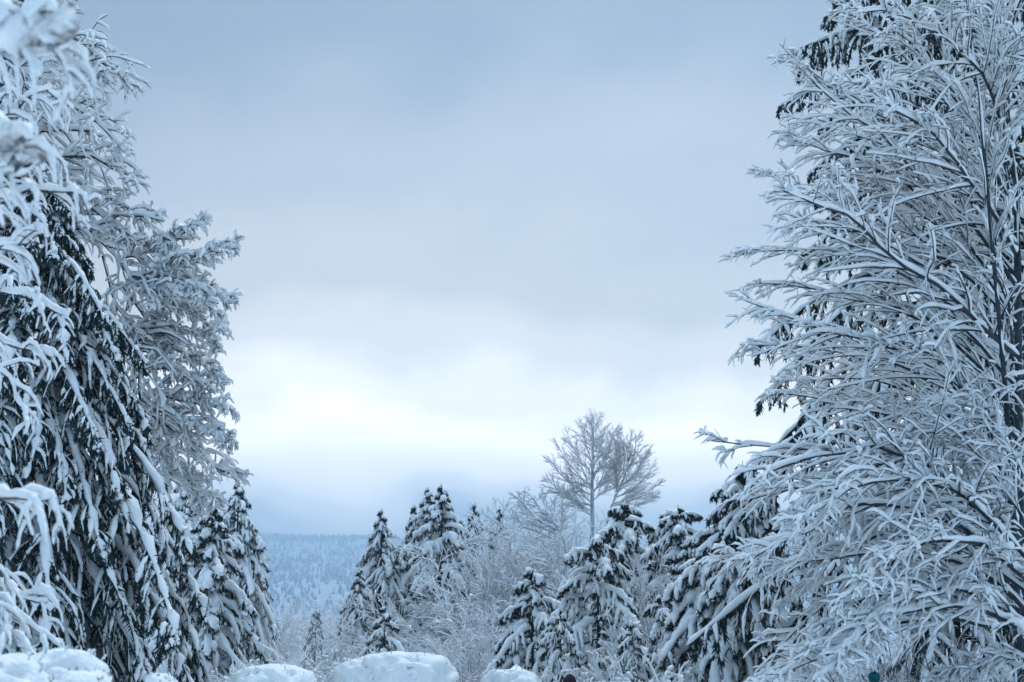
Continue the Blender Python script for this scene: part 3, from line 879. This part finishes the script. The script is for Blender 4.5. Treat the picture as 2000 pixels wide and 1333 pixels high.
place(f2, 'thin grey bush rising at the right edge of the bushy left conifer', 505, 52, 1130, wk=.5)
place(f3, 'pale frosted bush between the young conifer and the low pale bush', 860, 40, 1200, wk=.7)
# row of frosted trees in front of the far hill: alike, so they share one label
row = 'low frosted tree in the far row below the blue hill'
for i, (u, dd, v) in enumerate([(555, 78, 1172), (520, 72, 1165), (600, 84, 1168), (640, 76, 1182), (672, 88, 1160), (700, 80, 1150), (540, 92, 1160), (622, 70, 1205), (490, 86, 1150), (580, 66, 1215), (660, 67, 1205), (735, 90, 1160), (525, 62, 1225), (650, 95, 1165), (590, 96, 1162)]):
    place((f2, f3, f1)[i % 3], row, u, dd, v, wk=.8 if i % 3 == 2 else .9, group='frosted trees in the far row')
d = 58
b0 = base_at(617, d)
conifer('weeping_larch', 'slim frosted weeping tree with bent-down branches, in front of the far row', b0, height_at(1188, d),
        ramp_prof([(0, 1.9), (.35, 1.6), (.55, .8), (.8, .35), (1, .1)]), n1=56, n2=9, a0=(20, 10), g1=1.6, g2=1.4, l2=.35, snow=.055, needle=(.25, .03), per=6,
        mats=(M_NEEDLE2, M_FROST), sk=(10, 5), sides=(5, 4), gap=.05, lump=.4, steep=.8, z0=.2)

# low snow-laden shrubs along the bottom
def low_shrub(u, v, d, w, n, label, snow=.03, name='snowy_shrub', spreadv=1.0, ms=M_SNOW, r=.008, n2=10, n3=2, l2=.4, l3=.5):
    H = height_at(v, d)
    r_ = thicket(name, label, base_at(u, d), n, H * 1.12, w * d / F_PX, snow=snow, r=r, m=M_TWIG, ms=ms, spreadv=spreadv, n2=n2, n3=n3, l2=l2, l3=l3, tipd=.7,
                 cat='shrub', splitn=max(3, n // 4), gap=.08, sk=(7, 5), depth=.8, K2=5)
    r_['height'] = H
    return r_
g1 = low_shrub(560, 1278, 30, 70, 34, 'low shrub of snowy twigs behind the left snow mound', snow=.034, n2=10, n3=3, l2=.3)
g2 = low_shrub(1150, 1245, 28.5, 110, 36, 'broad arching shrub weighed down with snow behind the dark hood', snow=.056, spreadv=1.5, n2=9, n3=3, l2=.32)
place(g1, 'low shrub of snowy twigs in the gap between the two snow mounds', 648, 26, 1285)
place(g1, 'puffy pale shrub behind the left end of the long snow-topped hedge', 706, 33, 1262, wk=.8)
place(g1, 'low snowy twigs below the bushy conifer at the left', 440, 27, 1292)
place(g1, 'second low snowy shrub further back between the two snow mounds', 610, 36, 1262)
place(g2, 'snowy shrub sprigs at the right end of the long snow-topped hedge', 868, 31, 1270, wk=.5)
place(g1, 'low tangle of snowy twigs right of the dark hood', 1230, 26, 1278)
place(g2, 'small snow-laden shrub left of the dark hood', 1062, 28, 1300, wk=.7)
place(g2, 'snow-caked shrub below the cedar, left of the bare thicket', 1560, 19, 1255, wk=.7)
place(g2, 'snow-caked shrub clump just left of the teal bobble hat', 1655, 15, 1290, wk=.5)
place(g2, 'heavy snowy shrub at the foot of the bushy conifer with fat snow pads', 1330, 22, 1290, wk=.8)

# ------------------------------------------------------------------ clipped hedges under deep snow
M_HEDGE = mat("dark_hedge_leaves", (.010, .022, .022), (.04, .065, .055), scale=20, rough=.7)
def snow_mound(name, label, u, v, d, w, depth, bumps=40, amp=.06, holes=0, seed=1, drop=.9, cat='hedge', top=None, bs=(.10, .22), res=110, holesz=(.035, .06)):
    r = np.random.default_rng(seed)
    hw = w / 2 * d / F_PX
    H = height_at(v, d)
    base = base_at(u, d)
    root = thing(name, label, cat, base)
    # dome in polar form: superellipse plan, rounded top, skirt down the side
    nu, nv = res, 44
    a = np.linspace(0, 2 * math.pi, nu, endpoint=False)
    s = np.linspace(0, 1, nv)
    A, S_ = np.meshgrid(a, s)
    ang = S_ * math.pi * .62
    pr = np.sin(np.minimum(ang, math.pi / 2)) ** .75
    zc = np.where(ang < math.pi / 2, np.sign(np.cos(ang)) * np.abs(np.cos(ang)) ** .85, -(ang - math.pi / 2) * 1.2)
    X = np.cos(A) * hw * pr
    Y = np.sin(A) * depth / 2 * pr
    rz = drop * .62
    Zs = H - rz + rz * zc
    cen = np.stack([r.uniform(-hw, hw, bumps), r.uniform(-depth / 2, depth / 2, bumps), H - r.uniform(0, rz * 1.2, bumps)], 1)
    sg = r.uniform(bs[0], bs[1], bumps)
    am = r.uniform(-.35, 1, bumps) * amp
    P = np.stack([X, Y, Zs], -1)
    nrm = norm(np.stack([np.cos(A) * pr, np.sin(A) * pr, np.maximum(zc, -.3) + .12], -1))
    dsp = np.zeros_like(X)
    for c, g, m_ in zip(cen, sg, am):
        q_ = ((P - c) ** 2).sum(-1) / (g * g)
        dsp += m_ * np.exp(-q_)
    for _ in range(holes):   # dimples where snow has fallen in between the leaves
        th = r.uniform(math.pi * 1.1, math.pi * 1.9)
        ss = r.uniform(.2, .62)
        j, i = int(ss * nv), int(th / (2 * math.pi) * nu)
        c = P[j, i % nu]
        g = r.uniform(*holesz)
        q_ = ((P - c) ** 2).sum(-1) / (g * g)
        dsp -= r.uniform(.7, 1.6) * g * np.exp(-q_)
    for s_, a_ in ((.33, .55), (.16, .38), (.075, .22)):      # knobbly relief of the clumps below
        kk = r.normal(0, 1, (5, 3)) / s_; ph = r.random(5) * 6.28
        dsp += sum(np.sin(P @ k_ + p_ + 1.5 * np.sin(P @ k_[::-1] * .7)) for k_, p_ in zip(kk, ph)) / 5 * amp * a_ * 2 * np.minimum(S_ * 3, 1)
    P = P + nrm * dsp[..., None]
    P[-1] = P[-1] * np.array([.86, .86, 1])
    V = (P + base * np.array([1, 1, 0])).reshape(-1, 3)
    j, i = np.meshgrid(np.arange(nv - 1), np.arange(nu), indexing='ij')
    q0 = j * nu + i; q1 = j * nu + (i + 1) % nu
    Fq = np.stack([q0, q0 + nu, q1 + nu, q1], -1).reshape(-1, 4)
    add('snow_cap', new_mesh('snow_cap', [(V, Fq, 0)], [M_SNOW], base), root)
    # twig tips and leaves that poke out through the snow
    npk = 34
    jj = (r.uniform(.12, .75, npk) * nv).astype(int); ii = r.integers(0, nu, npk)
    Pp = P[jj, ii] + base * np.array([1, 1, 0])
    Nn = norm(nrm[jj, ii] + r.normal(0, .5, (npk, 3)) + np.array([0, 0, .4]))
    ln_ = r.uniform(.03, .11, npk)[:, None] * min(1, hw)
    st_ = np.stack([Pp - Nn * .03, Pp + Nn * ln_ * .5, Pp + Nn * ln_ + r.normal(0, .012, (npk, 3))], 1)
    V_, F_ = tubes(st_, np.full((npk, 3), .0035) * np.array([[1.2, 1, .6]]), 3)
    V4, F4 = snow_on(st_, np.full((npk, 3), .003), 4, 5, r=.010, lump=.4)
    tw = add('twig_tips', new_mesh('twig_tips', [(V_, F_, 0), (V4, F4, 1)], [M_BARK, M_SNOW], base), root)
    # leafy body
    n = 1800
    th = r.random(n) * 6.283
    rr = np.sqrt(r.random(n)) * .2 + .66
    zz_ = r.uniform(.05, H - drop * .55, n)
    c = base + np.stack([np.cos(th) * hw * rr, np.sin(th) * depth / 2 * rr, zz_], 1)
    d1 = norm(r.normal(0, 1, (n, 3))); d2 = norm(np.cross(d1, r.normal(0, 1, (n, 3))))
    V2 = np.stack([c - d1 * .04, c - d2 * .02, c + d1 * .04, c + d2 * .02], 1).reshape(-1, 3)
    b = np.arange(n)[:, None] * 4
    nb = 40
    ab = np.linspace(0, 2 * math.pi, nb, endpoint=False)
    rings = [np.stack([np.cos(ab) * hw * k, np.sin(ab) * depth / 2 * k, 0 * ab + z_], 1) + base for k, z_ in ((.8, .0), (.86, H * .3), (.86, H - drop * .5), (.5, H - drop * .35))]
    V3 = np.concatenate(rings)
    F3 = np.concatenate([np.stack([k * nb + np.arange(nb), k * nb + (np.arange(nb) + 1) % nb, (k + 1) * nb + (np.arange(nb) + 1) % nb, (k + 1) * nb + np.arange(nb)], 1) for k in range(3)])
    add('foliage', new_mesh('foliage', [(V2, b + np.arange(4)[None], 0), (V3, F3, 0)], [M_HEDGE], base), root)
    return root
snow_mound('clipped_hedge', 'long round-topped hedge under deep dimpled snow, dark leaves showing in holes', 778, 1280, 20, 228, 1.3, bumps=110, amp=.085, holes=30, seed=4, drop=.75)
snow_mound('clipped_hedge', 'smooth domed shrub under snow with two small dimples, left of the long hedge', 541, 1298, 19, 175, 1.2, bumps=20, amp=.055, holes=7, seed=9, drop=.7)
snow_mound('clipped_hedge', 'small low mound of snow-covered shrub, left of the dark hood', 1003, 1306, 21, 110, .9, bumps=60, amp=.075, holes=12, seed=12, drop=.6, bs=(.05, .12))
snow_mound('snowy_boulder_shrub', 'small pale snow hump at the foot of the huge drooping conifer', 322, 1316, 14, 70, .5, bumps=12, amp=.03, holes=2, seed=3, drop=.4, bs=(.05, .1), cat='shrub')
snow_mound('near_hedge', 'blurred close snow-heaped hedge at the bottom left corner, highest heap', 120, 1272, 7.5, 190, .55, bumps=26, amp=.05, holes=3, seed=21, drop=.42, bs=(.05, .12), res=120)
snow_mound('near_hedge', 'blurred close heap of snow at the bottom left corner, in front of the highest heap', 20, 1290, 6.6, 210, .5, bumps=26, amp=.05, holes=3, seed=22, drop=.36, bs=(.05, .1), res=120)
snow_mound('near_hedge', 'lower blurred heap of snow in the bottom left corner, right of the others', 165, 1312, 6.8, 130, .45, bumps=18, amp=.035, holes=2, seed=25, drop=.3, bs=(.04, .09), res=110)

# ------------------------------------------------------------------ near out-of-focus branches, left edge
nb_ = [
    [(-420, 200, 4.2), (-200, 60, 4.1), (-40, 45, 4.0), (40, 85, 4.0), (108, 75, 4.0)],
    [(-420, 420, 4.8), (-200, 300, 4.7), (-80, 275, 4.6), (0, 280, 4.6), (48, 325, 4.6)],
]
nb2 = [
    [(-420, 560, 8), (-200, 450, 7.8), (-60, 420, 7.6), (60, 380, 7.5), (165, 372, 7.5)],
    [(-420, 500, 8), (-200, 330, 7.5), (-60, 240, 7.4), (40, 195, 7.3), (102, 175, 7.3)],
    [(-420, 640, 8), (-200, 540, 7.8), (-60, 510, 7.6), (10, 485, 7.5), (72, 465, 7.5)],
    [(-420, 1080, 7), (-200, 990, 6.8), (-80, 972, 6.7), (20, 978, 6.6), (92, 985, 6.6)],
    [(-420, 440, 8), (-200, 300, 7.5), (-60, 300, 7.4), (30, 310, 7.3), (112, 300, 7.3)],
    [(-420, 740, 10), (-200, 600, 10), (-60, 560, 10), (50, 590, 10), (130, 625, 10)],
    [(-420, 800, 10), (-200, 660, 10), (-60, 640, 10), (30, 680, 10), (98, 700, 10)],
    [(-420, 900, 9), (-200, 760, 9), (-60, 700, 9), (10, 740, 9), (50, 800, 9)],
    [(-420, 1250, 8.6), (-200, 1120, 8.6), (-60, 1140, 8.6), (40, 1200, 8.6), (118, 1265, 8.6)],
    [(-420, 1250, 8.6), (-200, 1060, 8.8), (-60, 1080, 8.8), (30, 1150, 8.8), (95, 1180, 8.8)],
    [(-420, 1300, 8.6), (-200, 1200, 8.4), (-60, 1180, 8.4), (10, 1230, 8.4), (50, 1275, 8.4)],
]
bn = at(-430, 1200, 6.4); bn[2] = 0
tn = [(np.array([bn, at(-430, 1000, 6.4), at(-425, 600, 6.4), at(-420, 250, 6.2), at(-430, -50, 6.2)]), .07)]
snowy_tree('near_shrub_tree', 'out-of-focus close tree whose thick snow-loaded limbs poke in at the left edge', bn, tn, [poly(p, 12) for p in nb_ + nb2], limb_r=.014,
           n2=9, n3=2, snow=.024, l2=.16, l3=.3, grav2=.5, grav3=.6, sk=(30, 12, 7), sides=(12, 8, 7), ang2=50, lump=.4, K2=6, gap=0)
# the two thick close limbs carry much more snow
for p, w_ in ((nb_[0], .058), (nb_[1], .05)):
    pp = poly(p, 12)[None]
    V, Fq = snow_on(pp, np.full((1, 12), .012), 34, 16, r=w_, lump=.35, jit=.05, lift=.35, flat=1.0, steep=.8, tipk=1.1)
    V2_ = V
    near_root = [o for o in bpy.data.objects if o.name.startswith('near_shrub_tree')][0]
    add('snow_load', new_mesh('snow_load', [(V2_, Fq, 0)], [M_SNOW], bn), near_root)

# ------------------------------------------------------------------ people: only the tops of their heads rise into the frame
M_SKIN = mat("skin", (.55, .36, .28), rough=.6)
M_COATD = mat("navy_coat_cloth", (.012, .013, .022), (.02, .02, .03), scale=60, rough=.9, bump=.3, bscale=200)
M_COATG = mat("grey_coat_cloth", (.10, .11, .13), (.14, .15, .17), scale=60, rough=.9, bump=.3, bscale=200)
M_TROUS = mat("dark_trouser_cloth", (.02, .022, .03), rough=.9)
M_TEAL = mat("teal_yarn", (.0, .14, .19), (.005, .24, .28), scale=120, rough=.95, bump=1, bscale=260)
M_PEACH = mat("peach_knit", (.55, .33, .27), (.66, .42, .35), scale=150, rough=.95, bump=1, bscale=220)
M_HAIR = mat("brown_hair", (.03, .018, .012), rough=.6)
def skin_body(name, pts, edges, radii, m, parent, mats2=None):
    me = bpy.data.meshes.new(name)
    me.from_pydata(pts, edges, [])
    o = bpy.data.objects.new(name, me)
    col.objects.link(o)
    md = o.modifiers.new('skin', 'SKIN')
    for i, r in enumerate(radii):
        me.skin_vertices[0].data[i].radius = r if isinstance(r, tuple) else (r, r)
    me.skin_vertices[0].data[0].use_root = True
    o.modifiers.new('sub', 'SUBSURF').levels = 2
    o.modifiers['sub'].render_levels = 2
    bpy.context.view_layer.update()
    dg = bpy.context.evaluated_depsgraph_get()
    me2 = bpy.data.meshes.new_from_object(o.evaluated_get(dg))
    bpy.data.objects.remove(o)
    me2.materials.clear()
    for mm in (m if isinstance(m, list) else [m]): me2.materials.append(mm)
    for p in me2.polygons: p.use_smooth = True
    o = bpy.data.objects.new(name, me2)
    col.objects.link(o)
    o.parent = parent
    return o
def ball(c, r, n=24, k=14, bumpy=0.0, cut=-1.0, seed=0):
    rr = np.random.default_rng(seed)
    a = np.linspace(0, 2 * math.pi, n, endpoint=False)
    t = np.linspace(0, math.acos(cut), k)
    T_, A = np.meshgrid(t, a, indexing='ij')
    s = 1 + bumpy * (rr.random(T_.shape) - .5)
    V = np.stack([np.sin(T_) * np.cos(A) * r[0] * s, np.sin(T_) * np.sin(A) * r[1] * s, np.cos(T_) * r[2] * s], -1).reshape(-1, 3) + np.asarray(c)
    j, i = np.meshgrid(np.arange(k - 1), np.arange(n), indexing='ij')
    q0 = j * n + i; q1 = j * n + (i + 1) % n
    return V, np.stack([q0, q0 + n, q1 + n, q1], -1).reshape(-1, 4)
def person(label, x, y, head_top, coat, hat):
    root = thing('person', label, 'person', (x, y, 0))
    s = head_top / 1.74
    J = [(0, 0, .95), (0, 0, 1.15), (0, .0, 1.38), (0, .0, 1.47), (0, -.01, 1.55), (0, -.01, 1.64), (0, -.01, 1.71),
         (-.18, 0, 1.40), (-.235, .02, 1.14), (-.23, -.06, .90), (-.23, -.08, .82),
         (.18, 0, 1.40), (.235, .02, 1.14), (.23, -.06, .90), (.23, -.08, .82),
         (-.10, 0, .88), (-.11, 0, .50), (-.11, .02, .09), (-.12, -.12, .04),
         (.10, 0, .88), (.11, 0, .50), (.11, .02, .09), (.12, -.12, .04)]
    E = [(0, 1), (1, 2), (2, 3), (3, 4), (4, 5), (5, 6), (2, 7), (7, 8), (8, 9), (9, 10), (2, 11), (11, 12), (12, 13), (13, 14), (0, 15), (15, 16), (16, 17), (17, 18), (0, 19), (19, 20), (20, 21), (21, 22)]
    Rr = [(.17, .13), (.15, .12), (.18, .12), .062, (.075, .085), (.078, .095), (.05, .06), .068, .052, .036, .034, .068, .052, .036, .034, .105, .068, .05, .045, .105, .068, .05, .045]
    J = [(a * s, b * s, c * s) for a, b, c in J]
    Rr = [(a[0] * s, a[1] * s) if isinstance(a, tuple) else a * s for a in Rr]
    o = skin_body('body', J, E, Rr, [M_SKIN, coat, M_TROUS], root)
    for p in o.data.polygons:
        zc = p.center.z / s; xc = abs(p.center.x) / s
        p.material_index = 0 if zc > 1.49 else (2 if zc < .80 and xc < .2 else (0 if (zc < .87 and xc > .17 and zc > .78) else 1))
    # padded coat skirt and collar, nose, ears, hair
    a = np.linspace(0, 2 * math.pi, 24, endpoint=False)
    rings = [(.235, .175, .70), (.225, .165, .95), (.205, .15, 1.15), (.215, .15, 1.32), (.15, .115, 1.46), (.095, .10, 1.53)]
    V = np.concatenate([np.stack([np.cos(a) * rx * s, np.sin(a) * ry * s, 0 * a + z_ * s], 1) for rx, ry, z_ in rings])
    Fq = np.concatenate([np.stack([k * 24 + np.arange(24), k * 24 + (np.arange(24) + 1) % 24, (k + 1) * 24 + (np.arange(24) + 1) % 24, (k + 1) * 24 + np.arange(24)], 1) for k in range(5)])
    add('coat', new_mesh('coat', [(V, Fq, 0)], [coat], (0, 0, 0)), root)
    fp = []
    V, Fq = ball((0, -.105 * s, 1.60 * s), (.014 * s, .022 * s, .022 * s), 10, 8); fp.append((V, Fq, 0))
    for sx in (-1, 1):
        V, Fq = ball((sx * .078 * s, 0, 1.60 * s), (.012 * s, .022 * s, .034 * s), 10, 8); fp.append((V, Fq, 0))
    add('face_features', new_mesh('face', fp, [M_SKIN], (0, 0, 0)), root)
    V, Fq = ball((0, .012 * s, 1.615 * s), (.092 * s, .105 * s, .13 * s), 24, 12, cut=-.5)
    add('hair', new_mesh('hair', [(V, Fq, 0)], [M_HAIR], (0, 0, 0)), root)
    for sx in (-1, 1):       # mittened hands with five fingers each
        hand = []
        bx, by, bz = sx * .23 * s, -.085 * s, .80 * s
        V, Fq = ball((bx, by, bz - .03), (.022, .040, .05), 12, 8); hand.append((V, Fq, 0))
        for f in range(4):
            p_ = np.array([[(bx, by - .03 + f * .019, bz - .06), (bx - sx * .004, by - .032 + f * .02, bz - .10), (bx - sx * .016, by - .032 + f * .02, bz - .135 + abs(f - 1.5) * .008)]])
            V, Fq = tubes(p_, np.array([[.0105, .0095, .006]]), 6); hand.append((V, Fq, 0))
        p_ = np.array([[(bx, by - .03, bz - .02), (bx - sx * .012, by - .055, bz - .045), (bx - sx * .014, by - .062, bz - .08)]])
        V, Fq = tubes(p_, np.array([[.012, .011, .007]]), 6); hand.append((V, Fq, 0))
        add('glove', new_mesh('glove', hand, [M_COATD], (0, 0, 0)), root)
    if hat == 'hood':
        V, Fq = ball((0, .02 * s, 1.61 * s), (.115 * s, .13 * s, .165 * s), 28, 16, cut=-.85, bumpy=.02)
        add('hood', new_mesh('hood', [(V, Fq, 0)], [M_COATD], (0, 0, 0)), root)
    else:
        V, Fq = ball((0, .0, 1.63 * s), (.103 * s, .118 * s, .125 * s), 40, 16, cut=-.25, bumpy=.03)
        b_ = add('knit_hat', new_mesh('knit_hat', [(V, Fq, 0)], [M_PEACH], (0, 0, 0)), root)
        parts = [ball((0, 0, 1.755 * s + .032), (.046, .046, .044), 26, 16, bumpy=.28, seed=5)]
        r_ = np.random.default_rng(3)
        dv = norm(r_.normal(0, 1, (500, 3)))
        c = np.array([0, 0, 1.755 * s + .032])
        w = norm(np.cross(dv, r_.normal(0, 1, (500, 3)))) * .004
        Vt = np.stack([c + dv * .035 - w, c + dv * .035 + w, c + dv * .052], 1).reshape(-1, 3)
        add('bobble', new_mesh('bobble', [(parts[0][0], parts[0][1], 0), (Vt, np.arange(1500).reshape(-1, 3), 0)], [M_TEAL], (0, 0, 0)), b_)
    return root
pa = at(1113, 1317, 24.3)
person('person in a dark navy hood in front of the snowy shrub, only the top showing', pa[0], pa[1], (pa[2]) / 1.775 * 1.74, M_COATD, 'hood')
pb = at(1707, 1313, 12.4)
person('person in a peach knit hat with teal bobble, below the bare thicket', pb[0] , pb[1], (pb[2] - .076) / 1.755 * 1.74, M_COATG, 'bobble')
tot = sum(len(o.data.loops) - 2 * len(o.data.polygons) for o in bpy.data.objects if o.type == 'MESH')
uniq = sum(len(m.loops) - 2 * len(m.polygons) for m in bpy.data.meshes)
print("TRIS", tot, uniq, "OBJS", len(bpy.data.objects))
